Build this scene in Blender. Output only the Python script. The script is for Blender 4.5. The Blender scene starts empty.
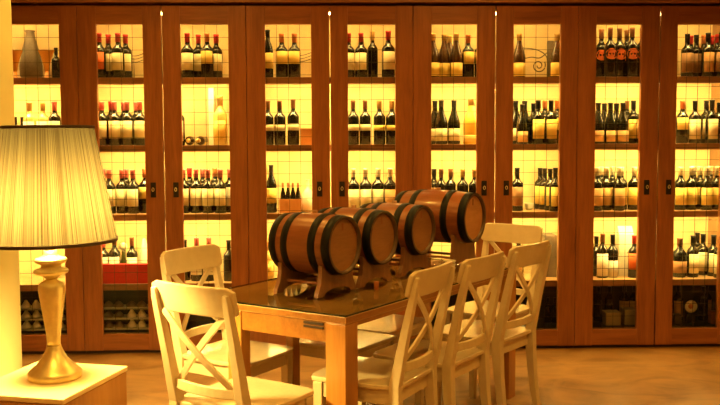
import bpy, math, random
from mathutils import Vector, Matrix
random.seed(7)
PI = math.pi
R = math.radians
scene = bpy.context.scene
col = scene.collection

# ------------------------------------------------------------------ camera
F, YAW, PITCH, ROLL, CH = 884.6, R(-1.7414), R(3.9681), R(-0.2276), 1.4401
def unroll(xr, d, u):
    c, s = math.cos(PITCH), math.sin(PITCH)
    yr = d*c + u*s; z = -d*s + u*c
    c, s = math.cos(YAW), math.sin(YAW)
    return Vector((xr*c - yr*s, xr*s + yr*c, z))
cr, sr = math.cos(ROLL), math.sin(ROLL)
right = unroll(cr, 0, sr); up = unroll(-sr, 0, cr); fwd = unroll(0, 1, 0)
cam_d = bpy.data.cameras.new('camera'); cam = bpy.data.objects.new('camera', cam_d); col.objects.link(cam)
m = Matrix((right, up, -fwd)).transposed().to_4x4(); m.translation = Vector((0, 0, CH)); cam.matrix_world = m
cam_d.sensor_width = 36; cam_d.lens = 36*F/720; cam_d.clip_start = 0.05
scene.camera = cam
def x_at(px, Y):                       # world X of an image column at depth Y
    v = unroll((px-360)/F*cr, 1, (px-360)/F*sr)
    return v.x/v.y*Y

# ------------------------------------------------------------------ materials
def mat(name):
    m = bpy.data.materials.new(name); m.use_nodes = True
    nt = m.node_tree; b = nt.nodes['Principled BSDF']
    return m, nt, b
def plain(name, c, rough=.5, metal=0, spec=.5, coat=0, var=0, vs=20):
    m, nt, b = mat(name)
    b.inputs['Base Color'].default_value = (*c, 1); b.inputs['Roughness'].default_value = rough
    b.inputs['Metallic'].default_value = metal; b.inputs['Specular IOR Level'].default_value = spec
    b.inputs['Coat Weight'].default_value = coat; b.inputs['Coat Roughness'].default_value = .12
    if var:
        tc = nt.nodes.new('ShaderNodeTexCoord'); n = nt.nodes.new('ShaderNodeTexNoise'); n.inputs['Scale'].default_value = vs
        n.inputs['Detail'].default_value = 4
        r = nt.nodes.new('ShaderNodeValToRGB')
        r.color_ramp.elements[0].position = .3; r.color_ramp.elements[1].position = .7
        r.color_ramp.elements[0].color = (*[x*(1-var) for x in c], 1); r.color_ramp.elements[1].color = (*[min(1, x*(1+var)) for x in c], 1)
        nt.links.new(tc.outputs['Object'], n.inputs['Vector']); nt.links.new(n.outputs['Fac'], r.inputs['Fac']); nt.links.new(r.outputs['Color'], b.inputs['Base Color'])
    return m
def wood(name, c1, c2, stretch, rough=.4, coat=0, scale=1.0, fine=.35):
    m, nt, b = mat(name)
    tc = nt.nodes.new('ShaderNodeTexCoord'); mp = nt.nodes.new('ShaderNodeMapping'); mp.inputs['Scale'].default_value = stretch
    n = nt.nodes.new('ShaderNodeTexNoise'); n.inputs['Scale'].default_value = scale; n.inputs['Detail'].default_value = 5; n.inputs['Distortion'].default_value = .6
    n2 = nt.nodes.new('ShaderNodeTexNoise'); n2.inputs['Scale'].default_value = scale*5; n2.inputs['Detail'].default_value = 6
    mx = nt.nodes.new('ShaderNodeMix'); mx.data_type = 'FLOAT'; mx.inputs[0].default_value = fine
    r = nt.nodes.new('ShaderNodeValToRGB'); r.color_ramp.elements[0].position = .32; r.color_ramp.elements[1].position = .68
    r.color_ramp.elements[0].color = (*c1, 1); r.color_ramp.elements[1].color = (*c2, 1)
    L = nt.links.new
    L(tc.outputs['Object'], mp.inputs['Vector']); L(mp.outputs['Vector'], n.inputs['Vector']); L(mp.outputs['Vector'], n2.inputs['Vector'])
    L(n.outputs['Fac'], mx.inputs[2]); L(n2.outputs['Fac'], mx.inputs[3]); L(mx.outputs[0], r.inputs['Fac']); L(r.outputs['Color'], b.inputs['Base Color'])
    bp = nt.nodes.new('ShaderNodeBump'); bp.inputs['Strength'].default_value = .08; bp.inputs['Distance'].default_value = .01
    L(n2.outputs['Fac'], bp.inputs['Height']); L(bp.outputs['Normal'], b.inputs['Normal'])
    b.inputs['Roughness'].default_value = rough; b.inputs['Coat Weight'].default_value = coat; b.inputs['Coat Roughness'].default_value = .1
    return m
def emit(name, c, s):
    m, nt, b = mat(name)
    b.inputs['Base Color'].default_value = (*c, 1); b.inputs['Emission Color'].default_value = (*c, 1); b.inputs['Emission Strength'].default_value = s
    return m
def pane(name, tint, rough, ior):
    m = bpy.data.materials.new(name); m.use_nodes = True; nt = m.node_tree; nt.nodes.clear()
    o = nt.nodes.new('ShaderNodeOutputMaterial'); t = nt.nodes.new('ShaderNodeBsdfTransparent'); g = nt.nodes.new('ShaderNodeBsdfGlossy')
    f = nt.nodes.new('ShaderNodeFresnel'); x = nt.nodes.new('ShaderNodeMixShader')
    t.inputs['Color'].default_value = (*tint, 1); g.inputs['Roughness'].default_value = rough; f.inputs['IOR'].default_value = ior
    L = nt.links.new
    L(f.outputs[0], x.inputs[0]); L(t.outputs[0], x.inputs[1]); L(g.outputs[0], x.inputs[2]); L(x.outputs[0], o.inputs['Surface'])
    return m

M = {}
DW1, DW2 = (.20, .062, .016), (.36, .125, .034)
M['door_v'] = wood('door wood upright grain', DW1, DW2, (9, 9, .8), .38, scale=2.2)
M['door_h'] = wood('door wood level grain', DW1, DW2, (.8, 9, 9), .38, scale=2.2)
M['beam'] = wood('soffit wood', (.30, .13, .05), (.44, .20, .08), (.5, 6, 6), .5, scale=2)
M['chime'] = wood('barrel chime oak', (.06, .030, .012), (.11, .055, .022), (8, 8, 8), .5, scale=2)
M['shelf'] = wood('shelf wood', (.40, .25, .11), (.55, .36, .17), (.8, 8, 8), .4, scale=2)
M['fascia'] = wood('shelf edge wood', (.20, .075, .026), (.33, .13, .05), (.8, 9, 9), .45, scale=2)
M['carcass'] = wood('carcass wood', (.30, .17, .07), (.42, .25, .11), (6, 6, .7), .5, scale=2)
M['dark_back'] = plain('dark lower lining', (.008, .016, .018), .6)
M['backing'] = plain('cream papered back', (.64, .50, .25), .75, var=.14, vs=5)
M['chair'] = wood('ivory painted wood', (.62, .52, .34), (.70, .60, .41), (3, 3, 3), .28, coat=.35, scale=3)
M['seat'] = wood('ivory glossy seat paint', (.62, .52, .34), (.70, .60, .41), (3, 3, 3), .20, coat=1, scale=3)
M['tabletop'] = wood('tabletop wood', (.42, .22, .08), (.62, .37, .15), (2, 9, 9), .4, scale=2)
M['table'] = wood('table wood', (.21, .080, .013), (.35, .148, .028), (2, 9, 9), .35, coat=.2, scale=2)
M['table_v'] = wood('table leg wood', (.36, .15, .03), (.52, .24, .055), (9, 9, .9), .35, coat=.2, scale=2)
M['box'] = wood('pale side table wood', (.40, .19, .055), (.58, .31, .10), (8, 8, 1.0), .45, scale=1.6)
M['box_top'] = wood('pale side table top wood', (.80, .64, .36), (.88, .74, .45), (1.5, 8, 8), .4, scale=1.6)
M['stave'] = wood('barrel oak', (.19, .060, .021), (.31, .108, .038), (8, 1.0, 8), .38, coat=.15, scale=2.4)
M['head'] = wood('barrel head oak', (.23, .105, .04), (.33, .155, .06), (2, 9, 9), .4, scale=2.4)
M['stand'] = wood('barrel stand oak', (.15, .062, .022), (.24, .108, .042), (8, 8, 1.4), .4, scale=2.4)
M['hoop'] = plain('black hoop iron', (.003, .003, .0025), .5, spec=.22, var=.3)
M['iron'] = plain('dark iron', (.02, .018, .018), .45, metal=.4)
M['wire'] = plain('wire mesh', (.04, .028, .012), .5, metal=.3)
M['brass'] = plain('brushed brass', (.95, .80, .40), .38, metal=.75, var=.08, vs=40)
M['trim'] = plain('dark brown trim', (.035, .014, .006), .6)
M['pillar'] = plain('cream plaster', (.88, .87, .52), .75, var=.04, vs=3)
M['wall'] = plain('warm plaster', (.50, .34, .18), .8, var=.08, vs=2)
M['ceil'] = plain('ceiling plaster', (.55, .42, .26), .8)
M['strip'] = emit('shelf light tube', (1, .70, .20), 170)
M['strip_top'] = emit('top shelf light tube', (1, .68, .19), 75)
M['lampglass'] = emit('lamp bulb', (1, .66, .16), 3000)
M['down'] = emit('downlight lens', (1, .62, .28), 8)
M['pane'] = pane('door glass', (.97, .97, .93), .02, 1.35)
M['glass'] = pane('table glass', (.90, .93, .84), .015, 1.75)
M['clear'] = pane('glass underside', (.97, .98, .94), .02, 1.0001)
M['glass_edge'] = plain('glass edge', (.004, .012, .008), .15)
M['glassware'] = pane('amber glass', (1, .62, .22), .05, 1.6)
M['red'] = plain('red lacquer', (.55, .008, .012), .4)
M['white'] = plain('white carton', (.80, .72, .56), .6)
M['orange_box'] = plain('orange wooden case', (.62, .24, .06), .5)
M['grey'] = plain('grey ceramic', (.10, .075, .045), .45, var=.3, vs=12)
M['amber'] = plain('amber wood', (.34, .11, .03), .3)
M['amber_glass'] = plain('amber blown glass', (.80, .34, .06), .1, spec=.8)
M['dish'] = plain('pale glossy glass', (.70, .66, .50), .08, spec=.9)
M['floor'] = None
# floor
m, nt, b = mat('polished tan floor'); L = nt.links.new
tc = nt.nodes.new('ShaderNodeTexCoord'); n = nt.nodes.new('ShaderNodeTexNoise'); n.inputs['Scale'].default_value = 2.3; n.inputs['Detail'].default_value = 7; n.inputs['Roughness'].default_value = .62; n.inputs['Distortion'].default_value = 1.3
r = nt.nodes.new('ShaderNodeValToRGB'); e = r.color_ramp.elements
e[0].position = .36; e[0].color = (.17, .082, .026, 1); e[1].position = .62; e[1].color = (.37, .205, .075, 1)
e2 = e.new(.48); e2.color = (.28, .15, .052, 1)
mp = nt.nodes.new('ShaderNodeMapping'); mp.inputs['Scale'].default_value = (1, 1.7, 1)
L(tc.outputs['Object'], mp.inputs['Vector']); L(mp.outputs['Vector'], n.inputs['Vector']); L(n.outputs['Fac'], r.inputs['Fac']); L(r.outputs['Color'], b.inputs['Base Color'])
r2 = nt.nodes.new('ShaderNodeMapRange'); r2.inputs['To Min'].default_value = .22; r2.inputs['To Max'].default_value = .42
L(n.outputs['Fac'], r2.inputs['Value']); L(r2.outputs['Result'], b.inputs['Roughness']); M['floor'] = m
# lamp shade fabric: translucent, pleated
m = bpy.data.materials.new('pleated shade fabric'); m.use_nodes = True; nt = m.node_tree; nt.nodes.clear(); L = nt.links.new
o = nt.nodes.new('ShaderNodeOutputMaterial'); d = nt.nodes.new('ShaderNodeBsdfDiffuse'); t = nt.nodes.new('ShaderNodeBsdfTranslucent'); x = nt.nodes.new('ShaderNodeMixShader')
tc = nt.nodes.new('ShaderNodeTexCoord'); g = nt.nodes.new('ShaderNodeVectorMath'); g.operation = 'NORMALIZE'
mp = nt.nodes.new('ShaderNodeMapping'); mp.inputs['Scale'].default_value = (1, 1, 0)
n = nt.nodes.new('ShaderNodeTexNoise'); n.inputs['Scale'].default_value = 70; n.inputs['Detail'].default_value = 3
r = nt.nodes.new('ShaderNodeValToRGB'); r.color_ramp.elements[0].position = .40; r.color_ramp.elements[1].position = .58
r.color_ramp.elements[0].color = (.009, .0062, .0026, 1); r.color_ramp.elements[1].color = (.026, .0215, .0125, 1)
L(tc.outputs['Object'], mp.inputs['Vector']); L(mp.outputs['Vector'], g.inputs[0]); L(g.outputs[0], n.inputs['Vector']); L(n.outputs['Fac'], r.inputs['Fac'])
L(r.outputs['Color'], d.inputs['Color']); L(r.outputs['Color'], t.inputs['Color']); x.inputs[0].default_value = .62
L(d.outputs[0], x.inputs[1]); L(t.outputs[0], x.inputs[2]); L(x.outputs[0], o.inputs['Surface']); M['shade'] = m

BOT = {'black': plain('black-green bottle glass', (.006, .007, .004), .10, spec=.5), 'brown': plain('brown bottle glass', (.05, .02, .008), .08, spec=.8),
       'clear': plain('pale bottle glass', (.72, .52, .16), .1, spec=.8), 'gold': plain('golden bottle glass', (.85, .52, .08), .12, spec=.8),
       'green': plain('olive bottle glass', (.07, .07, .015), .08, spec=.8)}
LAB = {'cream': (.80, .70, .44), 'yellow': (.82, .58, .14), 'white': (.84, .80, .66), 'orange': (.62, .12, .012), 'brown': (.30, .15, .055), 'tan': (.58, .33, .12)}
LABM = {k: plain(k+' paper', v, .6) for k, v in LAB.items()}
CAP = {'red': (.50, .03, .03), 'pink': (.72, .16, .14), 'black': (.012, .012, .012), 'gold': (.55, .34, .10), 'brown': (.20, .08, .03), 'orange': (.62, .20, .06), 'white': (.82, .74, .50)}
CAPM = {k: plain(k+' foil', v, .35, metal=.2) for k, v in CAP.items()}

# ------------------------------------------------------------------ mesh helpers
class MB:
    def __init__(s): s.v = []; s.f = []; s.mi = []; s.sm = []
    def add(s, vs, fs, mi=0, smooth=False):
        b = len(s.v); s.v += [tuple(v) for v in vs]
        for f in fs: s.f.append(tuple(b+i for i in f)); s.mi.append(mi); s.sm.append(smooth)
        return s
    def box(s, x0, x1, y0, y1, z0, z1, mi=0):
        return s.add([(x0,y0,z0),(x1,y0,z0),(x1,y1,z0),(x0,y1,z0),(x0,y0,z1),(x1,y0,z1),(x1,y1,z1),(x0,y1,z1)],
                     [(0,3,2,1),(4,5,6,7),(0,1,5,4),(1,2,6,5),(2,3,7,6),(3,0,4,7)], mi)
    def lathe(s, prof, n=24, c=(0,0,0), mi=0, axis='z', a0=0, a1=2*PI, rad=None, smooth=True):
        full = abs(a1-a0-2*PI) < 1e-6; k = n if full else n+1; vs = []
        for (r, h) in prof:
            for i in range(k):
                a = a0+(a1-a0)*i/n; q = r*(rad(i) if rad else 1)
                p = (q*math.cos(a), q*math.sin(a), h) if axis == 'z' else (q*math.cos(a), h, q*math.sin(a))
                vs.append((p[0]+c[0], p[1]+c[1], p[2]+c[2]))
        fs = []
        for j in range(len(prof)-1):
            for i in range(n):
                a, b = j*k+i, j*k+(i+1) % k
                q = (a, b, b+k, a+k)
                fs.append(q if axis == 'z' else q[::-1])
        return s.add(vs, fs, mi, smooth)
    def tube(s, pts, r, n=8, mi=0, sx=1, caps=True):
        pts = [Vector(p) for p in pts]; vs = []; 
        for i, p in enumerate(pts):
            t = (pts[min(i+1, len(pts)-1)]-pts[max(i-1, 0)]).normalized()
            ref = Vector((0, 0, 1)) if abs(t.z) < .9 else Vector((1, 0, 0))
            a = t.cross(ref).normalized(); b = t.cross(a)
            rr = r[i] if isinstance(r, (list, tuple)) else r
            for k in range(n): vs.append(p + a*math.cos(2*PI*k/n)*rr*sx + b*math.sin(2*PI*k/n)*rr)
        fs = []
        for i in range(len(pts)-1):
            for k in range(n): fs.append((i*n+k, i*n+(k+1) % n, (i+1)*n+(k+1) % n, (i+1)*n+k))
        if caps: fs.append(tuple(range(n))[::-1]); fs.append(tuple((len(pts)-1)*n+k for k in range(n)))
        return s.add(vs, fs, mi, True)
    def sweep(s, pts, w, d, mi=0):
        """rectangular bar through pts = centre points; w(idth) along side vector, d(epth) along the second; per-point (w,d) allowed"""
        pts = [Vector(p) for p in pts]; vs = []
        for i, p in enumerate(pts):
            t = (pts[min(i+1, len(pts)-1)]-pts[max(i-1, 0)]).normalized()
            yv = Vector((0, 1, 0)); yv = (yv - t*yv.dot(t))
            if yv.length < .1: yv = Vector((0, 0, 1)) - t*t.z
            yv.normalize(); xv = yv.cross(t).normalized()
            ww = w[i] if isinstance(w, (list, tuple)) else w; dd = d[i] if isinstance(d, (list, tuple)) else d
            for sx, sy in ((-1,-1),(1,-1),(1,1),(-1,1)): vs.append(p + xv*sx*ww/2 + yv*sy*dd/2)
        fs = []
        for i in range(len(pts)-1):
            for k in range(4): fs.append((i*4+k, i*4+(k+1) % 4, i*4+4+(k+1) % 4, i*4+4+k))
        fs.append((3,2,1,0)); e = (len(pts)-1)*4; fs.append((e, e+1, e+2, e+3))
        return s.add(vs, fs, mi)
    def prism(s, poly, d0, d1, plane='xz', mi=0):
        """extrude a 2-D outline"""
        n = len(poly); f = {'xz': lambda u, v, d: (u, d, v), 'xy': lambda u, v, d: (u, v, d), 'yz': lambda u, v, d: (d, u, v)}[plane]
        vs = [f(u, v, d0) for u, v in poly]+[f(u, v, d1) for u, v in poly]
        fs = [tuple(range(n)), tuple(range(2*n-1, n-1, -1))]+[(i, n+i, n+(i+1) % n, (i+1) % n) for i in range(n)]
        return s.add(vs, fs, mi)
    def mesh(s, name, mats, bevel=0):
        me = bpy.data.meshes.new(name); me.from_pydata(s.v, [], s.f)
        for mm in (mats if isinstance(mats, (list, tuple)) else [mats]): me.materials.append(mm)
        me.polygons.foreach_set('material_index', s.mi); me.polygons.foreach_set('use_smooth', s.sm)
        import bmesh
        bm = bmesh.new(); bm.from_mesh(me)
        bmesh.ops.recalc_face_normals(bm, faces=bm.faces)
        if bevel:
            ed = [e for e in bm.edges if len(e.link_faces) == 2 and e.calc_face_angle(0) > .6]
            bmesh.ops.bevel(bm, geom=ed, offset=bevel, segments=2, affect='EDGES', profile=.5, clamp_overlap=True)
        bm.to_mesh(me); bm.free(); me.update()
        return me
def link(name, me, parent=None, loc=(0,0,0), rot=(0,0,0)):
    o = bpy.data.objects.new(name, me); col.objects.link(o); o.location = loc; o.rotation_euler = rot
    if parent is not None: o.parent = parent
    return o
def obj(name, mb, mats, parent=None, bevel=0, loc=(0,0,0), rot=(0,0,0)):
    return link(name, mb.mesh(name, mats, bevel), parent, loc, rot)
def tag(o, label, cat, group=None):
    o['label'] = label; o['category'] = cat
    if group: o['group'] = group
    return o
def thing(name, label, cat, loc=(0,0,0), rz=0, group=None):
    o = link(name, None, None, loc, (0, 0, rz)); return tag(o, label, cat, group)
def struct(name, mb, mats, bevel=0):
    o = obj(name, mb, mats, None, bevel); o['kind'] = 'structure'; return o
def copy_tree(o, parent=None):
    c = o.copy(); col.objects.link(c)
    if parent is not None: c.parent = parent
    for ch in list(o.children): copy_tree(ch, c)
    return c
def relabel(o, label, group=None):
    o['label'] = label
    if group: o['group'] = group

# ------------------------------------------------------------------ room
YC = 5.993
X0, PP = -1.1356, 1.1195
DW = PP/2
XL, XR = X0-1.5*PP, X0+3.5*PP            # cabinet run
TOP = 2.352
RX0, RX1, RY0, RY1, RZ = XL-.02, XR+.25, -1.8, 6.50, 2.95
struct('floor', MB().box(RX0-.1, RX1+.1, RY0-.1, RY1+.1, -.1, 0), M['floor'])
struct('ceiling', MB().box(RX0-.1, RX1+.1, RY0-.1, RY1+.1, RZ, RZ+.1), M['ceil'])
struct('wall_left', MB().box(RX0-.1, RX0, RY0, RY1, 0, RZ), M['wall'])
struct('wall_right', MB().box(RX1, RX1+.1, RY0, RY1, 0, RZ), M['wall'])
struct('wall_back', MB().box(RX0-.1, RX1+.1, RY1, RY1+.1, 0, RZ), M['wall'])
struct('wall_front', MB().box(RX0-.1, RX1+.1, RY0-.1, RY0, 0, RZ), M['wall'])
struct('trim_1', MB().box(RX0, RX1, YC-.03, RY1, TOP+.012, RZ), M['beam'])      # timber soffit above the cabinets
# round plaster pillar at the left
struct('wall_pillar', MB().lathe([(.26, 0), (.26, RZ)], 64, (-1.910, 4.62, 0)), M['pillar'])

# ------------------------------------------------------------------ cabinets
SH = [1.873, 1.415, .947, .469]          # top of each shelf
FT = .042
OZ0, OZ1 = .134, 2.223
STI = .122
ORD = ['first', 'second', 'third', 'fourth', 'fifth', 'sixth', 'seventh', 'eighth', 'ninth', 'tenth']
def door_mesh(x0, x1, lo, ro):
    mb = MB(); y0, y1 = YC, YC+.038
    mb.box(x0, lo, y0, y1, .022, TOP-.008, 0); mb.box(ro, x1, y0, y1, .022, TOP-.008, 0)
    mb.box(lo, ro, y0+.0015, y1, .024, OZ0, 1); mb.box(lo, ro, y0+.0015, y1, OZ1, TOP-.010, 1)
    return mb
cab_words = ['timber wine cabinet at the left end, behind the lamp and pillar', 'timber wine cabinet second from left, behind the two left chairs',
             'timber wine cabinet in the middle, directly behind the first barrels', 'timber wine cabinet fourth from left, behind the far end chair',
             'timber wine cabinet at the right end, above bare floor']
for u in range(5):
    sx = X0+(u-1.5)*PP; ex = sx+PP; gx = sx+DW
    c = thing('wine_cabinet', cab_words[u], 'wine cabinet', (0, 0, 0), 0, 'wine cabinets along the back wall')
    b = MB(); b.box(sx+.001, sx+.018, YC+.045, 6.44, .022, TOP); b.box(ex-.018, ex-.001, YC+.045, 6.44, .022, TOP)
    b.box(sx+.018, ex-.018, YC+.045, 6.44, .09, .13); b.box(sx+.018, ex-.018, YC+.045, 6.44, TOP-.04, TOP)
    obj('carcass', b, M['carcass'], c)
    obj('plinth', MB().box(sx+.002, ex-.002, YC+.03, 6.40, 0, .085), M['trim'], c)
    obj('back_panel', MB().box(sx+.018, ex-.018, 6.42, 6.44, SH[3]-.02, TOP-.04), M['backing'], c)
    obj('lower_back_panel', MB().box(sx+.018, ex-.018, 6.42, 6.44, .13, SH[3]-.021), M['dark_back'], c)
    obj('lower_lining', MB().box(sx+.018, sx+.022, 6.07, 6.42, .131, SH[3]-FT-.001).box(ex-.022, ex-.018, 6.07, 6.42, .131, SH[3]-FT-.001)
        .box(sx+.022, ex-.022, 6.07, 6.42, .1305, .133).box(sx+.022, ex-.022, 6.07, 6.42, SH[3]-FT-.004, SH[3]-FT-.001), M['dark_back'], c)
    for k, z in enumerate(SH):
        s_ = obj('shelf', MB().box(sx+.018, ex-.018, 6.066, 6.42, z-.024, z), M['shelf'], c)
        obj('edge_strip', MB().box(sx+.018, ex-.018, 6.048, 6.066, z-FT, z+.001), M['fascia'], s_, .002)
    for k, z in enumerate([TOP-.04]+[z-.024 for z in SH[:3]]):
        obj('light_tube', MB().box(sx+.03, ex-.03, 6.075, 6.093, z-.014, z-.002), M['strip_top'] if k == 0 else M['strip'], c)
    for side in (0, 1):
        if side == 0: x0, x1 = sx+.0015, gx-.004; lo, ro = x0+.117+.006, x1-.122
        else: x0, x1 = gx+.004, ex-.0015; lo, ro = x0+.117, x1-.117
        d = obj('door', door_mesh(x0, x1, lo, ro), [M['door_v'], M['door_h']], c, .0025)
        gp = MB().box(lo-.005, ro+.005, YC+.022, YC+.026, OZ0-.005, OZ1+.005); gp.mi[:] = [1, 1, 0, 1, 1, 1]
        obj('glass_pane', gp, [M['pane'], M['clear']], d)
        g = MB(); t = .0014
        for q in (1, 2, 3):
            xx = lo+(ro-lo)*q/4; g.box(xx-t, xx+t, YC+.040, YC+.0422, OZ0, OZ1)
        nz = 25; dz = (OZ1-OZ0)/nz
        for q in range(1, nz): g.box(lo, ro, YC+.0425, YC+.0445, OZ0+q*dz-t, OZ0+q*dz+t)
        obj('wire_grid', g, M['wire'], d)
        hx = gx+(-.075 if side == 0 else .077)
        h = obj('handle', MB().box(hx-.018, hx+.018, YC-.005, YC+.001, 1.067, 1.168).box(hx-.011, hx+.011, YC-.008, YC-.004, 1.076, 1.158), M['iron'], d, .0015)
        obj('pull_ring', MB().tube([(hx+.007*math.cos(a), YC-.013, 1.12+.012*math.sin(a)) for a in [i*PI/6 for i in range(13)]], .0022, 6), M['brass'], h)

# ------------------------------------------------------------------ bottles
def prof(kind, H, Rr):
    n = .36*Rr if kind != 'flask' else .3*Rr
    if kind == 'bdx': p = [(0, .0), (.9, 0), (1, .012), (1, .60), (.97, .635), (.80, .675), (.52, .715), (.40, .75), (.36, .79), (.36, .97), (.40, .975), (.40, 1), (0, 1)]
    elif kind == 'bur': p = [(0, 0), (.9, 0), (1, .012), (1, .46), (.95, .52), (.80, .60), (.60, .68), (.44, .76), (.37, .83), (.36, .97), (.40, .975), (.40, 1), (0, 1)]
    elif kind == 'slim': p = [(0, 0), (.9, 0), (1, .01), (1, .56), (.85, .66), (.5, .76), (.34, .86), (.34, 1), (0, 1)]
    elif kind == 'flask': p = [(0, 0), (.8, 0), (.95, .03), (1, .2), (1, .5), (.9, .62), (.6, .70), (.32, .76), (.30, .97), (.36, .98), (.36, 1), (0, 1)]
    return [(r*Rr, h*H) for r, h in p]
cache = {}
def bottle_parts(kind, H, Rr, g, cap, lab, l0, l1):
    key = (kind, round(H, 3), round(Rr, 4), g, cap, lab, l0, l1)
    if key in cache: return cache[key]
    ms = {}
    ms['body'] = MB().lathe(prof(kind, H, Rr), 22).mesh('bottle_body', BOT[g])
    nr = (.40 if kind != 'flask' else .36)*Rr
    c0 = .80 if kind in ('bdx', 'flask') else .84
    ms['capsule'] = MB().lathe([(nr*.98, c0*H), (nr*1.0, c0*H), (nr*1.02, .965*H), (nr*1.12, .972*H), (nr*1.12, 1.003*H), (0, 1.004*H)], 16).mesh('capsule', CAPM[cap])
    if lab:
        q = Rr*1.012
        if lab == 'orange' and H > .33:
            vs = [(math.sin(0)*q, -q, (l0+l1)/2*H)]; m_ = 28
            for rr_ in (.5, 1.0):
                for i in range(m_):
                    a = 2*PI*i/m_; u = rr_*1.05*math.cos(a); vs.append((q*math.sin(u), -q*math.cos(u), ((l0+l1)/2+(l1-l0)/2*rr_*math.sin(a))*H))
            fs = [(0, 1+i, 1+(i+1) % m_) for i in range(m_)] + [(1+i, 1+m_+i, 1+m_+(i+1) % m_, 1+(i+1) % m_) for i in range(m_)]
            lm = MB().add(vs, fs, 0, True)
        else: lm = MB().lathe([(Rr, l0*H), (q, l0*H), (q, l1*H), (Rr, l1*H)], 22, a0=-PI/2-1.2, a1=-PI/2+1.2)
        ms['label'] = lm.mesh('label', LABM[lab])
    if lab and l1-l0 > .001 and kind == 'bdx':
        pass
    cache[key] = ms
    return ms
COLW = {'black': 'dark', 'brown': 'brown glass', 'clear': 'pale', 'gold': 'golden', 'green': 'olive'}
TYPES = {  # name: kind, H, R, glass, capsule, label, l0, l1
 'C':  ('bdx', .303, .0420, 'black', 'black', 'cream', .10, .56),     # dark, cream label
 'CP': ('bdx', .303, .0420, 'black', 'pink', 'cream', .17, .56),
 'WP': ('bdx', .303, .0420, 'black', 'pink', 'white', .15, .58),
 'CR': ('bdx', .308, .0425, 'black', 'red', 'cream', .18, .56),
 'OR': ('bdx', .308, .0425, 'black', 'red', 'orange', .20, .58),
 'Y':  ('bdx', .303, .0420, 'black', 'black', 'yellow', .12, .56),
 'YR': ('bdx', .308, .0425, 'black', 'orange', 'yellow', .32, .60),
 'YL': ('bdx', .270, .0400, 'black', 'black', 'yellow', .04, .52),
 'B':  ('bdx', .303, .0420, 'black', 'black', 'brown', .12, .56),
 'T':  ('bdx', .303, .0420, 'black', 'black', 'tan', .12, .56),
 'S':  ('bdx', .305, .0400, 'black', 'brown', 'cream', .32, .46),     # small label
 'SY': ('bdx', .305, .0415, 'black', 'gold', 'yellow', .32, .44),
 'U':  ('bur', .305, .0435, 'black', 'black', 'cream', .08, .36),     # sloping
 'UY': ('bur', .305, .0435, 'brown', 'gold', 'yellow', .04, .34),
 'UB': ('bur', .285, .0420, 'black', 'black', 'tan', .05, .32),
 'YW': ('bdx', .303, .0420, 'black', 'white', 'yellow', .12, .52),
 'TW': ('bdx', .303, .0420, 'black', 'white', 'tan', .12, .52),
 'CW': ('bdx', .303, .0420, 'black', 'white', 'cream', .10, .52),
 'WW': ('bdx', .300, .0430, 'clear', 'gold', 'white', .04, .56),
 'UO': ('bdx', .345, .0415, 'black', 'brown', 'orange', .36, .58),
 'N':  ('bdx', .330, .0370, 'black', 'gold', None, 0, 0),
 'K':  ('bdx', .285, .0380, 'black', 'black', None, 0, 0),
 'G':  ('bdx', .340, .0480, 'clear', 'gold', 'yellow', .12, .50),
 'GG': ('bur', .320, .0520, 'gold', 'gold', 'yellow', .06, .20),
 'TL': ('slim', .320, .0370, 'black', 'gold', 'yellow', .03, .50),
 'EM': ('slim', .330, .0370, 'black', 'black', 'yellow', .20, .52),
 'LW': ('bdx', .315, .0400, 'black', 'brown', 'white', .05, .55),
 'LL': ('bdx', .310, .0400, 'black', 'black', 'white', .02, .40),
 'FD': ('flask', .300, .0560, 'black', 'brown', 'brown', .12, .42),
 'MN': ('slim', .200, .0200, 'black', 'orange', None, 0, 0),
}
SHAPE = {'bdx': 'high-shouldered', 'bur': 'sloping-shouldered', 'slim': 'slender', 'flask': 'wide round'}
ROWW = ['top shelf', 'second shelf', 'third shelf', 'fourth shelf', 'bottom compartment']
BZ = SH+[.134]
allb = {}
def put(door, row, t, px, dep=.08, sc=1.0, rz=0):
    allb.setdefault((door, row), []).append((px, dep, t, sc))
def P(door, row, s):
    """entries 'type:px[:depth[:scale]]' """
    for it in s.split():
        q = it.split(':'); put(door, row, q[0], float(q[1]), float(q[2])/100 if len(q) > 2 else .075, float(q[3]) if len(q) > 3 else 1)
# door numbers count the doors seen in the photo from the left
P(1, 0, 'K:60:24:.8')
P(1, 1, 'K:18:6:.7 K:24.5:12:.7 WW:34:8 WW:44.5:8 CP:56:7')
P(2, 0, 'OR:103:6 CR:112:14 CR:121.5:6 CR:129:14')
P(2, 1, 'CP:101:16 CP:105:7 OR:115:17 CP:117.5:7 CP:129:7 CP:140:7 CP:124:18 CP:137:19')
P(2, 2, 'CP:99:7 CP:109.5:7 CP:121:7 CP:132.5:7 YR:143.5:9 WP:104:18 WP:127:18')
P(2, 3, 'WP:103:12:.95 LW:112.5:11 LW:131:11:.97')
P(3, 0, 'C:178:14 CR:190:7 CR:201:15 YR:209.5:6 CR:218.5:14')
P(3, 1, 'C:180:10 G:221.5:9:1')
P(3, 2, 'CP:184:7 CP:196.5:8 CP:209:6 CP:221:7 OR:190:18 CP:203:18 YR:215:18 WP:228.5:10')
P(3, 3, 'WP:196:9 WP:208:9 K:228:7 K:184:12')
P(4, 0, 'EM:269.5:6 YR:284:8 YR:295:8')
P(4, 1, 'S:269:7 S:280.5:7 S:294:7:1.03')
P(4, 2, 'EM:271.5:6')
P(4, 3, 'G:268:8:.8')
P(5, 0, 'CR:349.5:8 CR:361.5:7 N:373:12 CR:388.5:7:1.05')
P(5, 1, 'S:354:7 S:365:7 SY:380:7 SY:391.5:7')
P(5, 2, 'CW:354.5:8 CW:365.5:8 CW:377.5:8 TW:389.5:6')
P(5, 3, 'C:354:8 C:388:8')
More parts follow.
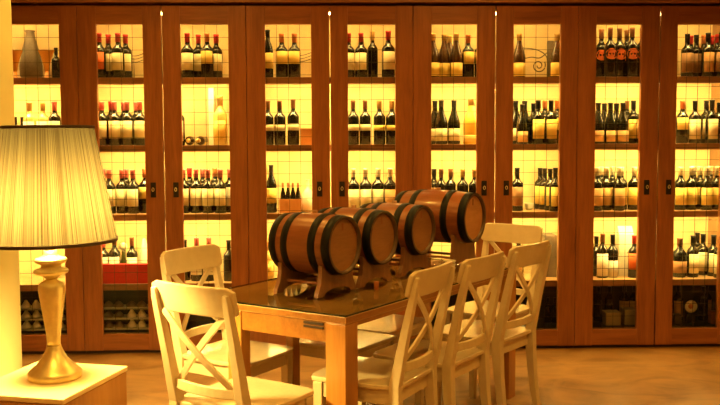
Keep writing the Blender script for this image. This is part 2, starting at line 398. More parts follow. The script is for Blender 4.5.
P(6, 0, 'UY:434.5:7 UY:444.5:8 UY:455:7 YR:467.5:7:.97 YR:478:7:.97 UY:449:18')
P(6, 1, 'U:435:14 U:441.5:7 U:453:7 GG:470.5:8')
P(6, 2, 'S:441:7:.95 S:450.5:12:.9 SY:463:7:.95 SY:474:7:.95 B:434:16:.9')
P(7, 0, 'UY:518:8 UY:555:7')
P(7, 1, 'U:515.5:16 UB:521.5:7:.95 Y:537:6 Y:550:7 YR:544:17 YR:556:17 K:531:15 U:525:18')
P(7, 2, 'B:517:7 Y:542:22:.93 Y:545.5:17:.95 Y:549:12:.97 Y:553:6:1')
P(7, 3, 'C:519:14:.9')
P(8, 0, 'UO:599:15 UO:608:6 UO:617.5:9 UO:629:7 UO:639:9 UO:624:20')
P(8, 1, 'UB:597.5:7 UB:609:7 UB:621:7 Y:632.5:14 T:639:9 UB:603:18 UB:615:18 S:627:20')
P(8, 2, 'TW:598:6 TW:607:7 TW:616:6 YW:623.5:14 YW:632.5:13 YW:641.5:13 TW:602:20 YW:612:20')
P(8, 3, 'K:597.5:14 LW:604.5:8:1 LL:611.5:8:.98 OR:635:7:.95')
P(9, 0, 'B:684:7 B:694:14 T:705:8:1.02 YR:699:19 B:714:7:1.02 CR:690:20 CR:721:14 CR:709:20')
P(9, 1, 'YR:681:8:.93 C:692.5:7:.98 C:704.5:15 C:711:7 K:720:8')
P(9, 2, 'YW:681:7 YW:690:8 YW:699:14 YW:706:6 YW:716:7 YW:711:20 TW:694:21')
P(9, 3, 'FD:681:7:.92 C:693.5:7:.97 C:702:20:.92 C:707.5:15:.94 C:713:11:.96 C:719:7:.98')
P(8, 4, 'K:600:20:.86 K:611:22:.86 T:626:20:.86 T:636:20:.86')
P(9, 4, 'T:680:20:.84 K:706:20:.86 T:717:22:.84')
P(7, 4, 'K:549:16:.62 K:556:16:.62')
nb = 0
def SEAM(door): u = door//2; sx = X0+(u-1.5)*PP; return sx, sx+PP
nsort = 0
for (door, row), lst in sorted(allb.items()):
    lst.sort()
    N = len(lst)
    for i, (px, dep, t, sc) in enumerate(lst):
        if .9 <= sc < .97 and t not in ('G', 'FD'): sc = .97
        kind, H, Rr, g, cap, lab, l0, l1 = TYPES[t]
        Y = 6.066+dep+.025; X = x_at(px, Y)
        lst[i] = [X, Y, Rr*sc, t, sc]
    for it in range(200):                      # keep neighbouring bottles from touching
        for a in range(N):
            for b_ in range(a+1, N):
                A, B = lst[a], lst[b_]; dx, dy = B[0]-A[0], B[1]-A[1]; d = math.hypot(dx, dy) or 1e-4; need = (A[2]+B[2])*1.03
                if d < need-1e-5:
                    k = (need-d)/2
                    A[0] -= dx/d*k*.5; B[0] += dx/d*k*.5; A[1] -= dy/d*k*1.3; B[1] += dy/d*k*1.3
                    for q in (A, B):
                        q[1] = min(max(q[1], 6.068+q[2]), 6.415-q[2])
        for q in lst: q[0] = min(max(q[0], SEAM(door)[0]+.022+q[2]), SEAM(door)[1]-.022-q[2])
    lst.sort(key=lambda q: q[0])
    for i, (X, Y, rr, t, sc) in enumerate(lst):
        kind, H, Rr, g, cap, lab, l0, l1 = TYPES[t]
        ms = bottle_parts(kind, H*sc, Rr*sc, g, cap, lab, l0, l1)
        pos = 'only bottle' if N == 1 else ('leftmost' if i == 0 else ('rightmost' if i == N-1 else ORD[i]+' bottle from left'))
        look = f"{COLW[g]} {SHAPE[kind]} bottle" + (f" with {lab} label" if lab else ' without label')
        o = thing('wine_bottle', f"{look}, {pos}, {ROWW[row]}, {ORD[door-1]} glass door", 'bottle', (X, Y, BZ[row]+.0005), random.uniform(-.25, .25), f'bottles on the {ROWW[row]}')
        link('bottle_body', ms['body'], o); link('capsule', ms['capsule'], o)
        if lab: link('label', ms['label'], o)
        nb += 1

# ---- other shelf contents
def at(px, dep): Y = 6.066+dep; return x_at(px, Y), Y
# amber trumpet glasses, door 1 top shelf
for px, w in ((19, 'left'), (50.5, 'right')):
    X, Y = at(px, .07); S = SH[0]
    o = thing('trumpet_vase', f'amber trumpet-shaped glass vase, {w} one behind first glass door, top shelf', 'vase', (X, Y, S+.0005), 0, 'amber vases on the top shelf')
    obj('vase_bowl', MB().lathe([(.052, .19), (.050, .19), (.030, .14), (.016, .09), (.012, .05), (.014, .05), (.020, .09), (.034, .14), (.054, .19)], 24), M['amber_glass'], o)
    obj('vase_foot', MB().lathe([(0, 0), (.026, 0), (.026, .004), (.014, .012), (.012, .05), (0, .05)], 24), M['amber_glass'], o)
X, Y = at(35, .24)
o = tag(obj('jug', MB().lathe([(0, 0), (.055, 0), (.075, .03), (.078, .10), (.060, .20), (.035, .29), (.030, .33), (.036, .345), (.030, .345), (.022, .33), (0, .32)], 28), M['grey'], None, 0, (X, Y, SH[0]+.0005)), 'tall grey ceramic jug between two amber vases on the top shelf', 'jug')
# lying bottles and tall carton, door 3 second shelf
X, Y = at(212.5, .22)
tag(obj('bottle_carton', MB().box(-.012, .026, -.04, .04, 0, .40), M['white'], None, .002, (X, Y, SH[1]+.0005)), 'tall pale narrow carton standing beside pale bottle, third door, second shelf', 'carton')
ms = bottle_parts('bdx', .27, .032, 'brown', 'gold', 'yellow', .1, .5)
for k, (px, a) in enumerate(((189, .06), (201.5, -.02))):
    Y = 6.375; X = x_at(px, 6.2)
    o = thing('lying_bottle', ['brown bottle lying on its side, left one of two, third door, second shelf', 'brown bottle lying on its side beside the tall carton, third door, second shelf'][k], 'bottle', (X, Y, SH[1]+.033), 0, 'bottles lying on the second shelf')
    o.rotation_euler = (PI/2, 0, a)
    link('bottle_body', ms['body'], o); link('capsule', ms['capsule'], o); link('label', ms['label'], o)
# wooden cases, door 4 and 5
for px, w, h, lab in ((307, .075, .115, 'small orange wooden case at right end, fourth door, second shelf'), ):
    X, Y = at(px, .10)
    o = thing('wooden_case', lab, 'box', (X, Y, SH[1]+.0005))
    obj('case_body', MB().box(-w/2, w/2, -.05, .05, 0, h-.008), M['orange_box'], o, .002); obj('case_lid', MB().box(-w/2-.002, w/2+.002, -.052, .052, h-.008, h), M['orange_box'], o, .002)
# small bottle pack door 4 third shelf
X, Y = at(290.5, .09)
o = thing('bottle_carrier', 'orange carrier holding small bottles, fourth door, third shelf', 'carrier', (X, Y, SH[2]+.0005))
obj('carrier_box', MB().box(-.075, .075, -.045, -.041, 0, .095).box(-.075, .075, .041, .045, 0, .095).box(-.075, -.071, -.041, .041, 0, .095).box(.071, .075, -.041, .041, 0, .095).box(-.071, .071, -.041, .041, 0, .004), M['orange_box'], o, .001)
mm = bottle_parts('slim', .20, .0165, 'black', 'orange', None, 0, 0)
for r_ in (0, 1):
    for k in range(4):
        o = thing('small_bottle', f"small slender dark bottle, {ORD[k]} from left in {'front' if r_ == 0 else 'rear'} row of orange carrier", 'bottle', (X-.052+k*.035, Y-.0205+r_*.040, SH[2]+.006), 0, 'small bottles in the orange carrier')
        link('bottle_body', mm['body'], o); link('capsule', mm['capsule'], o)
# pale dome-shaped pot, same shelf
X, Y = at(308, .16)
tag(obj('decanter', MB().lathe([(0, 0), (.05, 0), (.062, .02), (.060, .07), (.045, .12), (.02, .155), (.012, .165), (.012, .22), (.018, .225), (0, .225)], 26), M['white'], None, 0, (X, Y, SH[2]+.0005)), 'white rounded decanter at right end, fourth door, third shelf', 'decanter')
# fourth shelf, door 2: red tray, white cone, ball-topped bottle
X, Y = at(121, .02)
xa, xb = x_at(88, 6.06), x_at(150, 6.06)
o = thing('red_box', 'long red lacquered box on the fourth shelf behind the second door', 'box', ((xa+xb)/2, 6.095, SH[3]+.0005))
hw = (xb-xa)/2
obj('box_body', MB().box(-hw, hw, -.024, .024, 0, .118), M['red'], o, .002); obj('box_lid', MB().box(-hw-.002, hw+.002, -.026, .026, .1183, .134), M['red'], o, .002)
TRAYX = (xa, xb)
X, Y = at(141, .20)
tag(obj('paper_cone', MB().lathe([(0, 0), (.075, 0), (.072, .02), (.025, .22), (.010, .285), (0, .29)], 26), M['white'], None, 0, (X+.01, Y+.03, SH[3]+.0005)), 'white pointed paper cone behind the red box, right side', 'ornament')
X, Y = at(121, .16)
o = thing('stoppered_decanter', 'olive slim decanter with white ball stopper behind the red box', 'decanter', (X, Y+.04, SH[3]+.0005))
obj('decanter_body', MB().lathe([(0, 0), (.03, 0), (.034, .02), (.022, .12), (.012, .19), (.012, .21), (0, .21)], 22), BOT['green'], o)
obj('ball_stopper', MB().lathe([(.028*math.sin(PI*i/12), .236-.028*math.cos(PI*i/12)) for i in range(13)], 20), M['white'], o)
# door 7 top shelf: wrought scroll; arched strands at doors 2 and 4
def spiral(cx, cz, r0, r1, turns, a0, sgn=1, n=40):
    return [(cx+(r0+(r1-r0)*i/n)*math.cos(a0+sgn*2*PI*turns*i/n), 0, cz+(r0+(r1-r0)*i/n)*math.sin(a0+sgn*2*PI*turns*i/n)) for i in range(n+1)]
def curve3(pts, n=8):
    out = []
    for i in range(len(pts)-1):
        p0 = pts[max(i-1, 0)]; p1 = pts[i]; p2 = pts[i+1]; p3 = pts[min(i+2, len(pts)-1)]
        for k in range(n):
            t = k/n
            out.append(tuple(.5*((2*p1[j])+(-p0[j]+p2[j])*t+(2*p0[j]-5*p1[j]+4*p2[j]-p3[j])*t*t+(-p0[j]+3*p1[j]-3*p2[j]+p3[j])*t**3) for j in range(3)))
    out.append(pts[-1]); return out
X, Y = at(538, .22)
o = thing('iron_scroll', 'curled wrought iron scroll between two bottles, seventh door, top shelf', 'ornament', (X, Y, SH[0]+.0005))
g = MB(); g.tube([(x, 0, z) for x, _, z in spiral(-.005, .095, .05, .010, 1.6, .6, -1)], .004, 8)
g.tube(curve3([(-.13, 0, .14), (-.06, 0, .155), (.0, 0, .15), (.04, 0, .175), (.07, 0, .20)]), .004, 8)
g.tube(curve3([(-.12, 0, .22), (-.06, 0, .215), (0, 0, .20), (.05, 0, .16), (.06, 0, .08), (.06, 0, .0)]), .004, 8)
obj('scroll_curls', g, M['grey'], o)
obj('upright_slab', MB().box(.055, .10, -.012, .012, 0, .27), M['grey'], o, .003)
for px, sgn, dr in ((137, 1, 'second'), (300, -1, 'fourth')):
    X, Y = at(px, .28)
    g = MB()
    for k in range(3):
        z = .13+.022*k; g.tube(curve3([(-sgn*.11, 0, z+.03), (-sgn*.04, 0, z+.005), (sgn*.02, 0, z), (sgn*.075, 0, z+.02)]), .003, 6)
    g.tube([(0, 0, 0), (0, 0, .16)], .003, 6); g.box(-.03, .03, -.02, .02, 0, .006)
    tag(obj('wire_ornament', g, M['grey'], None, 0, (X, Y, SH[0]+.0005)), f'thin curved wire ornament at the back, {dr} door, top shelf', 'ornament')
# door 7 fourth shelf, dark stone block; door 7 third shelf small bowl
X, Y = at(549, .20)
tag(obj('stone_block', MB().box(-.045, .045, -.07, .07, 0, .30), M['grey'], None, .006, (X, Y, SH[3]+.0005)), 'dark grey rectangular block, right side, seventh door, fourth shelf', 'block')
X, Y = at(529, .16)
o = tag(obj('small_bowl', MB().lathe([(0, 0), (.02, 0), (.022, .006), (.038, .05), (.036, .05), (.018, .010), (0, .008)], 22), M['dish'], None, 0, (X, Y, SH[2]+.0005)), 'small pale bowl between bottles, seventh door, third shelf', 'bowl')
# door 8 fourth shelf, tall white carton
X, Y = at(625, .20)
o = thing('white_carton', 'tall white carton with folded top, eighth door, fourth shelf', 'carton', (X, Y, SH[3]+.0005))
obj('carton_body', MB().box(-.052, .052, -.045, .045, 0, .30), M['white'], o, .003)
obj('carton_top', MB().prism([(-.045, .30), (.045, .30), (.004, .355), (-.004, .355)], -.052, .052, 'yz'), M['white'], o)
obj('dot_sticker', MB().lathe([(0, -.0462), (.005, -.0462), (.005, -.0450)], 12, (0.01, 0, .17), axis='y'), M['orange_box'], o)
# bottom compartments: cases, plate, racks
bx = [(613, .10, .105, .085), (630.5, .12, .085, .10)]
for k, (px, dep, w, h) in enumerate(bx):
    X, Y = at(px, dep)
    o = thing('cardboard_case', ['wider', 'narrower'][k]+' dim tan case in the dark bottom of the eighth door', 'box', (X, Y, .1335))
    obj('case_body', MB().box(-w/2, w/2, -.05, .05, 0, h), plain('dim tan card', (.34, .24, .12), .7), o, .002)
    obj('case_lid', MB().box(-w/2-.002, w/2+.002, -.052, .052, h, h+.008), plain('dim tan lid', (.40, .29, .15), .7), o, .002)
X, Y = at(693, .14)
o = thing('round_plate', 'pale round decorated plate on a stand, dark bottom of ninth door', 'plate', (X, Y, .1335))
obj('plate_disc', MB().lathe([(0, .0), (.020, .0), (.045, -.008), (.045, -.005), (.020, .004), (0, .004)], 28, (0, 0, .115), axis='y'), M['white'], o)
obj('plate_motif', MB().lathe([(0, -.0035), (.018, -.0035), (.018, .0)], 20, (0, 0, .115), axis='y'), M['orange_box'], o)
obj('plate_stand', MB().box(-.03, .03, -.02, .02, 0, .068), M['iron'], o, .003)
for px, w, h, cc, nm in ((679, .05, .07, 'grey', 'grey'), (716, .05, .09, 'amber', 'brown')):
    X, Y = at(px, .09)
    o = tag(obj('tin_box', MB().box(-w/2, w/2, -.03, .03, 0, h), M[cc], None, .004, (X, Y, .1335)), f'small {nm} tin standing in the dark bottom of the ninth door', 'tin')
# racks with pale pointed pieces in the two left bottom compartments
cup = MB().lathe([(0, 0), (.030, 0), (.034, .010), (.026, .024), (.013, .042), (.009, .052), (0, .056)], 16).mesh('pointed_cup', plain('pale glazed clay', (.75, .62, .42), .4, var=.2))
cup2 = MB().lathe([(0, 0), (.034, 0), (.038, .010), (.026, .024), (.014, .036), (0, .044)], 16).mesh('pointed_cup', plain('dull brown clay', (.16, .10, .06), .5, var=.3))
for dnum, pxa, pxb in ((1, 10, 63), (2, 94, 147)):
    xa, xb = x_at(pxa, 6.1), x_at(pxb, 6.1)
    o = thing('wire_rack', f'black three-tier rack in the dark bottom compartment, {ORD[dnum-1]} door', 'rack', ((xa+xb)/2, 6.18, .1335))
    hw = (xb-xa)/2
    for k, z in enumerate((.012, .083, .154)):
        obj('rack_tier', MB().box(-hw, hw, -.08, .08, z, z+.004).box(-hw, hw, -.084, -.080, z-.002, z+.012), plain('rack metal', (.40, .36, .28), .4, metal=.3), o)
    for sx in (-1, 1):
        obj('rack_post', MB().box(sx*hw-.004, sx*hw+.004, -.084, -.076, 0, .24).box(sx*hw-.004, sx*hw+.004, .076, .084, 0, .24), M['iron'], o)
    names = ['lowest', 'middle', 'top']
    for k, z in enumerate((.016, .087, .158)):
        for q, xx in enumerate((-.115, -.045, .045, .115)):
            pale = (dnum == 1) or (q > 1 and k < 2)
            c = link('pointed_cup', cup if pale else cup2, None, ((xa+xb)/2+xx, 6.165, .1335+z+.0005))
            tag(c, f"{'pale' if pale else 'brown'} pointed pottery piece, {ORD[q]} from left, {names[k]} rack tier, {ORD[dnum-1]} door", 'pottery', 'pottery pieces on the racks')

# ------------------------------------------------------------------ table
TX, TY, PHI, TW, TL = .047, 3.4978, R(54.8219), .856, 1.70
Lv = Vector((math.cos(PHI), math.sin(PHI), 0)); Sv = Vector((-math.sin(PHI), math.cos(PHI), 0))
def W(l, s, z=0): return Vector((TX, TY, 0)) + Lv*l + Sv*s + Vector((0, 0, z))
t = thing('dining_table', 'long wooden dining table under the barrels and glass sheet', 'table', (TX, TY, 0), PHI)
ZT = .7365
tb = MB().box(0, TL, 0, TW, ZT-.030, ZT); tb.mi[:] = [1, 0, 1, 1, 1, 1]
obj('tabletop', tb, [M['tabletop'], M['table']], t, .003)
def leg(l0, l1, s0, s1): obj('leg', MB().box(l0, l1, s0, s1, 0, ZT-.0305), M['table_v'], t, .004)
leg(.002, .092, .002, .102); leg(.002, .066, .555, .632); leg(TL-.092, TL-.002, .002, .06); leg(TL-.092, TL-.002, .555, .655)
a = MB().box(.010, .034, .102, .555, ZT-.115, ZT-.0305)
ap = obj('apron', a, M['table'], t, .002)
obj('slot', MB().box(.004, .0098, .115, .215, ZT-.047, ZT-.037).box(.004, .0098, .115, .215, ZT-.062, ZT-.054), M['trim'], ap)
obj('apron', MB().box(.092, TL-.092, .006, .026, ZT-.050, ZT-.0305), M['table'], t, .002)
obj('apron', MB().box(.092, TL-.092, .63, .65, ZT-.050, ZT-.0305), M['table'], t, .002)
obj('apron', MB().box(TL-.034, TL-.010, .10, .555, ZT-.115, ZT-.0305), M['table'], t, .002)
obj('support_post', MB().box(.500, .555, .656, .700, 0, ZT-.0305), M['table_v'], t, .003)
gs = thing('glass_sheet', 'clear glass sheet with dark edge lying on the wooden table', 'glass sheet', (TX, TY, ZT+.0006), PHI)
g = MB(); g.box(.0, TL, .0, TW, 0, .007)
for i, f in enumerate(g.f): g.mi[i] = (2, 0)[i] if i < 2 else 1
obj('sheet', g, [M['glass'], M['glass_edge'], M['clear']], gs)
ZG = ZT+.0091

# ------------------------------------------------------------------ barrels
M['head_lit'] = wood('lamp-lit barrel head oak', (.42, .20, .07), (.56, .28, .11), (2, 9, 9), .4, scale=2.4)  # lamp light from the right, painted into the farthest head's wood colour
def barrel(label, l, s0, s1, zc, rend, rb, swid, hm='head'):
    """axis along -S; head facing the camera side at s0"""
    ln = s1-s0; mid = (s0+s1)/2
    base = W(l, mid, ZG)
    o = thing('oak_barrel', label, 'barrel', base, PHI, 'oak barrels on the table'); h = zc-ZG
    def rr(y): q = 2*y/ln; return rb-(rb-rend)*q*q
    ys = [-ln/2+ln*i/20 for i in range(21)]
    n = 96
    stv = lambda i: 1-.012*(1 if i % 6 == 0 else 0)
    b = MB().lathe([(rr(y), y) for y in ys], n, (0, 0, h), axis='y', rad=stv)
    b.lathe([(rr(ys[0]), ys[0]), (rend-.010, ys[0]), (rend-.012, ys[0]+.018)], n, (0, 0, h), axis='y', mi=1)
    b.lathe([(rr(ys[-1]), ys[-1]), (rend-.010, ys[-1]), (rend-.012, ys[-1]-.018)], n, (0, 0, h), axis='y', mi=1)
    obj('staves', b, [M['stave'], M['chime']], o)
    for sg, k in ((-1, 0), (1, 1)):
        yy = sg*(ln/2-.016)
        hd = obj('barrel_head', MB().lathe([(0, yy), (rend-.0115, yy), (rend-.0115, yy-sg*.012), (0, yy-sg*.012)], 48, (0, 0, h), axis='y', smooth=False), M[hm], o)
        if sg < 0:
            obj('head_mark', MB().box(-.006, .006, yy-.0015, yy+.001, h+rend*.52, h+rend*.78), M['stave'], hd)
    for c0, w in ((-ln/2+.0215, .041), (-ln*.225, .038), (ln*.225, .038), (ln/2-.0215, .041)):
        p = [(rr(c0-w/2)+.0003, c0-w/2), (rr(c0-w/2)+.003, c0-w/2), (rr(c0)+.0032, c0), (rr(c0+w/2)+.003, c0+w/2), (rr(c0+w/2)+.0003, c0+w/2)]
        obj('hoop', MB().lathe(p, 64, (0, 0, h), axis='y'), M['hoop'], o)
    obj('bung', MB().lathe([(.014, h+rb-.006), (.012, h+rb+.012), (0, h+rb+.012)], 16, (0, 0, 0)), M['head'], o)
    # stand
    which = label.split(' oak')[0]
    st = thing('barrel_stand', f'wooden cradle stand under the {which} barrel', 'stand', base, PHI, 'cradle stands under the barrels')
    hwb = swid/2
    R_ = rr(0)+.006
    for y in (-ln*.335, ln*.335):
        rc = rr(abs(y)-.011)+.0025
        pts = []
        ang = R(52)
        topz = h-rc*math.cos(ang); topx = rc*math.sin(ang)
        pts += [(-hwb, 0), (-hwb+.05, 0)] + [(-(hwb-.05)*math.cos(PI*i/10), .030*math.sin(PI*i/10)) for i in range(1, 10)] + [(hwb-.05, 0), (hwb, 0)]
        pts += [(hwb-.005, .02), (hwb-.026, .055), (max(topx+.004, hwb-.036), topz-.035), (topx+.012, topz)]
        pts += [(rc*math.sin(ang*(1-i/8)), h-rc*math.cos(ang*(1-i/8))) for i in range(0, 17)]
        pts += [(-topx-.012, topz), (-max(topx+.004, hwb-.036), topz-.035), (-hwb+.026, .055), (-hwb+.005, .02)]
        obj('side_board', MB().prism(pts, y-.011, y+.011, 'xz'), M['stand'], st, .0015)
    for x in (-.075, .075):
        obj('cross_rod', MB().tube([(x, -ln*.335+.011, .052), (x, ln*.335-.011, .052)], .0075, 10), M['stave'], st)
    return o
barrel('nearest oak barrel with black hoops, closest to the camera on table', .40, .272, .615, .970, .129, .141, .31)
barrel('second oak barrel with black hoops, right behind the nearest barrel', .722, .265, .620, .975, .126, .139, .30)
barrel('third oak barrel with black hoops, just before the raised far barrel', 1.12, .270, .630, .976, .124, .137, .31)
barrel('farthest oak barrel with black hoops, raised higher than the others', 1.50, .160, .62, 1.018, .132, .148, .32, 'head_lit')
o = tag(obj('cork', MB().lathe([(0, 0), (.011, 0), (.0125, .018), (.0125, .036), (.0115, .038), (0, .038)], 18), M['amber'], None, 0, W(.585, .225, ZG)), 'small amber cork standing on the glass beside nearest barrel stand', 'cork')
for k in range(3):  # stacked dishes added to stand in for bright glints on the table
    o = tag(obj('glint_dish', MB().lathe([(0, 0), (.026, 0), (.028, .003), (.036, .018), (.034, .018), (.026, .006), (0, .005)], 28), M['dish'], None, 0, W(1.31, .22, ZG+k*.0185)), ['lowest', 'middle', 'topmost'][k]+' small shiny dish standing in for glints between third and farthest barrels', 'dish', 'added dishes standing in for glints')

# ------------------------------------------------------------------ chairs  (local: +Y faces forward, y=0 at the back of the top rail)
SZ, CHH = .441, .920
def ypost(z):
    if z >= SZ: q = (z-SZ)/(CHH-SZ); return .078-.105*q**1.15
    q = (SZ-z)/SZ; return .082-.045*q*q
def make_chair(label):
    c = thing('dining_chair', label, 'chair', (0, 0, 0), 0, 'white cross-back chairs around the table')
    # seat: slightly waisted slab with rounded front
    fw, rw = .208, .188
    pts = [(-rw, .068), (rw, .068), (fw-.004, .20), (fw, .36), (fw-.010, .472), (fw-.05, .492), (0, .496), (-fw+.05, .492), (-fw+.010, .472), (-fw, .36), (-fw+.004, .20)]
    obj('seat', MB().prism(pts, SZ-.020, SZ, 'xy'), M['seat'], c, .005)
    f = MB(); z0, z1 = SZ-.085, SZ-.0205
    f.box(-rw+.03, rw-.03, .43, .45, z0, z1); f.box(-rw+.01, rw-.01, .090, .11, z0, z1)
    f.add([(-fw+.012, .415, z0), (-fw+.032, .415, z0), (-rw+.030, .105, z0), (-rw+.010, .105, z0), (-fw+.012, .415, z1), (-fw+.032, .415, z1), (-rw+.030, .105, z1), (-rw+.010, .105, z1)], [(0,1,2,3),(7,6,5,4),(0,4,5,1),(1,5,6,2),(2,6,7,3),(3,7,4,0)])
    f.add([(fw-.012, .415, z0), (fw-.032, .415, z0), (rw-.030, .105, z0), (rw-.010, .105, z0), (fw-.012, .415, z1), (fw-.032, .415, z1), (rw-.030, .105, z1), (rw-.010, .105, z1)], [(0,1,2,3),(7,6,5,4),(0,4,5,1),(1,5,6,2),(2,6,7,3),(3,7,4,0)])
    obj('seat_frame', f, M['chair'], c, .002)
    for sx in (-1, 1):
        obj('front_leg', MB().sweep([(sx*(fw-.026), .440, 0), (sx*(fw-.026), .440, SZ-.09), (sx*(fw-.026), .440, SZ-.0205)], [.030, .044, .044], [.030, .044, .044]), M['chair'], c, .003)
        zs = [0, .12, .25, .36, .44, .52, .62, .72, .80, .86, .895]
        wd = [.034, .036, .039, .041, .042, .040, .038, .035, .031, .027, .022]
        obj('back_post', MB().sweep([(sx*(.176+.006*min(1, max(0, (z-SZ)/.4))), ypost(z), z) for z in zs], wd, [.030, .036, .042, .046, .046, .042, .036, .032, .028, .022, .014]), M['chair'], c, .003)
    # curved top rail in front of the posts
    n = 14; vs = []; fs = []
    for i in range(n+1):
        u = -1+2*i/n; x = u*.206
        bow = .026*(1-u*u)
        e = .014*max(0, (abs(u)-.86)/.14)**2
        for (z, yy) in ((CHH-.114+e, 0), (CHH-.05, .0), (CHH-e, 0)):
            yb = ypost(z)+.012-bow*.9
            vs += [(x, yb, z), (x, yb+.021, z)]
    k = 6
    for i in range(n):
        a = i*k; b = a+k
        ring = [0, 1, 3, 5, 4, 2]
        for j in range(6): fs.append((a+ring[j], a+ring[(j+1) % 6], b+ring[(j+1) % 6], b+ring[j]))
    fs.append((0, 2, 4, 5, 3, 1)); e_ = n*k; fs.append((e_, e_+1, e_+3, e_+5, e_+4, e_+2))
    obj('top_rail', MB().add(vs, fs), M['chair'], c, .005)
    # lower curved rail
    zl = .512
    pts = [(-.165+.33*i/10, ypost(zl)-.030*(1-(2*i/10-1)**2)+.004, zl) for i in range(11)]
    vs = []; fs = []
    for (x, y, z) in pts:
        vs += [(x, y-.009, z-.019), (x, y+.009, z-.019), (x, y+.009, z+.019), (x, y-.009, z+.019)]
    for i in range(10):
        for j in range(4): fs.append((i*4+j, i*4+(j+1) % 4, i*4+4+(j+1) % 4, i*4+4+j))
    fs.append((0, 3, 2, 1)); fs.append((40, 41, 42, 43))
    obj('lower_rail', MB().add(vs, fs), M['chair'], c, .003)
    for sg in (-1, 1):
        P_ = []
        for i in range(13):
            q = i/12; z = .520+(.812-.520)*q; u = -1+2*q; x = sg*.150*u
            P_.append((x, ypost(z)-.024*(1-u*u)+(.0075 if sg > 0 else -.0045)+.004, z))
        obj('cross_brace', MB().sweep(P_, .026, .011), M['chair'], c, .002)
    return c
chairs = {  # x, y, rotation of facing, label
 'A': (-.519, 3.239, PHI-R(.78)-PI/2, 'white cross-back chair at the near end of table, closest to the lamp'),
 'B': (-.700, 4.352, PHI+R(2.6)-PI, 'white cross-back chair at the far left side, facing the camera side'),
 'C1': (.410, 3.660, PHI+R(5.0), 'nearest of three white chairs along the right side of table'),
 'C2': (.682, 3.990, PHI-R(.6), 'middle of three white chairs along the right side of table'),
 'C3': (.998, 4.439, PHI-R(4.7), 'farthest of three white chairs along the right side of table'),
 'D': (1.110, 5.438, PHI+PI/2-R(4.56), 'white cross-back chair at the far end of table near the cabinet')}
first = None
for k, (x, y, rz, lab) in chairs.items():
    if first is None: first = make_chair(lab); o = first
    else: o = copy_tree(first); o['label'] = lab
    o.location = (x, y, 0); o.rotation_euler = (0, 0, rz)
# backless stools pushed under the table
def stool(l0, l1, s0, s1, lab):
    c = (W((l0+l1)/2, (s0+s1)/2)); a, b_ = (l1-l0)/2, (s1-s0)/2
    o = thing('stool', lab, 'stool', c, PHI, 'white stools under the table')
    obj('seat', MB().box(-a, a, -b_, b_, SZ-.022, SZ), M['seat'], o, .006)
    obj('seat_frame', MB().box(-a+.02, a-.02, -b_+.02, -b_+.036, SZ-.07, SZ-.0225).box(-a+.02, a-.02, b_-.036, b_-.02, SZ-.07, SZ-.0225).box(-a+.02, -a+.036, -b_+.036, b_-.036, SZ-.07, SZ-.0225).box(a-.036, a-.02, -b_+.036, b_-.036, SZ-.07, SZ-.0225), M['chair'], o, .002)
    for sx in (-1, 1):
        for sy in (-1, 1): obj('leg', MB().box(sx*(a-.018)-.016, sx*(a-.018)+.016, sy*(b_-.018)-.016, sy*(b_-.018)+.016, 0, SZ-.0225), M['chair'], o, .003)
stool(.575, .975, .345, .730, 'white low stool under the table, behind its nearest right leg')
stool(1.00, 1.45, .405, .720, 'white low stool under the table, farther one near the far chairs')

# ------------------------------------------------------------------ side table and lamp
FR = Vector((.118, .458, 0)); ln = FR.length; fr = FR.normalized(); pv = Vector((-fr.y, fr.x, 0))
bc = Vector((-.94, 3.043, 0)); BW = .40; BZ_ = .55
cx = bc + fr*ln/2 + pv*BW/2; rz = math.atan2(fr.y, fr.x)
o = thing('side_table', 'pale wooden block side table carrying the brass lamp', 'side table', cx, rz)
obj('table_body', MB().box(-ln/2+.004, ln/2-.004, -BW/2+.004, BW/2-.004, 0, BZ_-.022), M['box'], o, .004)
obj('table_top', MB().box(-ln/2, ln/2, -BW/2, BW/2, BZ_-.020, BZ_), M['box_top'], o, .004)
lx, ly = -1.058, 3.335
lp = thing('table_lamp', 'tall brass table lamp with pleated cream shade on pale side table', 'lamp', (lx, ly, BZ_+.0024), 0)
lp.rotation_euler = (0, R(-.5), 0)
obj('lamp_base', MB().lathe([(0, 0), (.097, 0), (.098, .004), (.098, .022), (.094, .027), (.088, .034), (.068, .050), (.047, .076), (.034, .100), (.027, .118), (.027, .122), (0, .122)], 48), M['brass'], lp)
obj('lamp_body', MB().lathe([(0, .122), (.0245, .122), (.025, .14), (.028, .177), (.038, .250), (.046, .305), (.050, .335), (.049, .350), (.042, .362), (.024, .370), (.020, .377), (0, .378)], 48), M['brass'], lp)
obj('lamp_collar', MB().lathe([(0, .376), (.020, .377), (.034, .387), (.060, .398), (.064, .405), (.060, .412), (.036, .419), (.036, .430), (.055, .439), (.060, .447), (.054, .455), (.030, .462), (.024, .470), (.024, .484), (0, .484)], 48), M['brass'], lp)
obj('socket', MB().lathe([(0, .484), (.019, .484), (.019, .56), (.014, .57), (0, .57)], 24), M['brass'], lp)
obj('lamp_bulb', MB().lathe([(.0, .565), (.016, .568), (.020, .59), (.034, .63), (.038, .66), (.030, .69), (.014, .705), (0, .709)], 24), M['lampglass'], lp)
zb, zt_ = .518, .945
ple = lambda i: 1+.006*math.sin(i*PI/1.0) + .004*(i % 2)
sh = obj('lamp_shade', MB().lathe([(.243, zb), (.207, (zb+zt_)/2), (.171, zt_)], 180, rad=ple), M['shade'], lp)
tr = MB(); tr.lathe([(.2455, zb-.004), (.2465, zb-.004), (.2465, zb+.008), (.2455, zb+.008), (.2455, zb-.004)], 96)
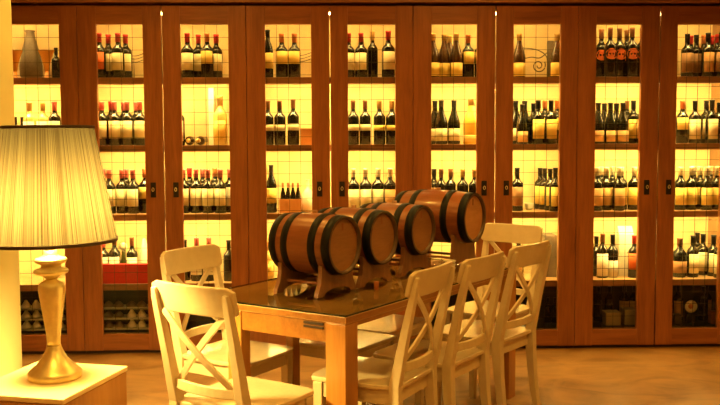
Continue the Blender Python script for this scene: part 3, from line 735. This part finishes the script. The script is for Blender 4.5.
obj('shade_trim', tr, M['trim'], sh)
tr = MB(); tr.lathe([(.1735, zt_-.007), (.1745, zt_-.007), (.1745, zt_+.004), (.1735, zt_+.004), (.1735, zt_-.007)], 96)
obj('shade_trim', tr, M['trim'], sh)
hp = MB()
for a in (0, 2*PI/3, 4*PI/3): hp.tube([(.0, 0, zt_-.03), (.171*math.cos(a), .171*math.sin(a), zt_-.002)], .0018, 6)
for sg in (-1, 1): hp.tube(curve3([(sg*.018, 0, .555), (sg*.055, 0, .62), (sg*.055, 0, .74), (0, 0, zt_-.03)]), .002, 6)
obj('shade_carrier', hp, M['brass'], lp)

# ------------------------------------------------------------------ lights
def area(name, loc, size, power, c, rot=(0, 0, 0), spread=PI):
    d = bpy.data.lights.new(name, 'AREA'); d.shape = 'DISK'; d.size = size; d.energy = power; d.color = c; d.spread = spread
    o = bpy.data.objects.new(name, d); col.objects.link(o); o.location = loc; o.rotation_euler = rot; return o
WARM = (1, .50, .07)
dl = [(-.9, 2.2), (.9, 2.2), (-.9, 4.7), (.9, 4.7), (2.2, 3.6), (-.9, .2), (.9, .2)]
for i, (x, y) in enumerate(dl):
    t = thing('ceiling_downlight', f'round recessed ceiling downlight number', 'ceiling light', (x, y, RZ-.001), 0, 'ceiling downlights')
    t['label'] = 'round recessed downlight in the ceiling above the room'
    obj('downlight_rim', MB().lathe([(.075, -.001), (.095, -.001), (.095, -.012), (.075, -.008), (.075, -.001)], 32), M['white'], t)
    obj('downlight_lens', MB().lathe([(0, -.004), (.074, -.004)], 32), M['down'], t)
    area('downlight', (x, y, RZ-.02), .14, 20, WARM, (0, 0, 0), R(150))
w = bpy.data.worlds.new('world'); scene.world = w; w.use_nodes = True
w.node_tree.nodes['Background'].inputs[0].default_value = (1, .6, .3, 1); w.node_tree.nodes['Background'].inputs[1].default_value = .05

scene.view_settings.view_transform = 'Standard'; scene.view_settings.look = 'None'; scene.view_settings.gamma = 1; scene.view_settings.use_curve_mapping = False
scene.view_settings.exposure = 0.0
print('bottles', nb)
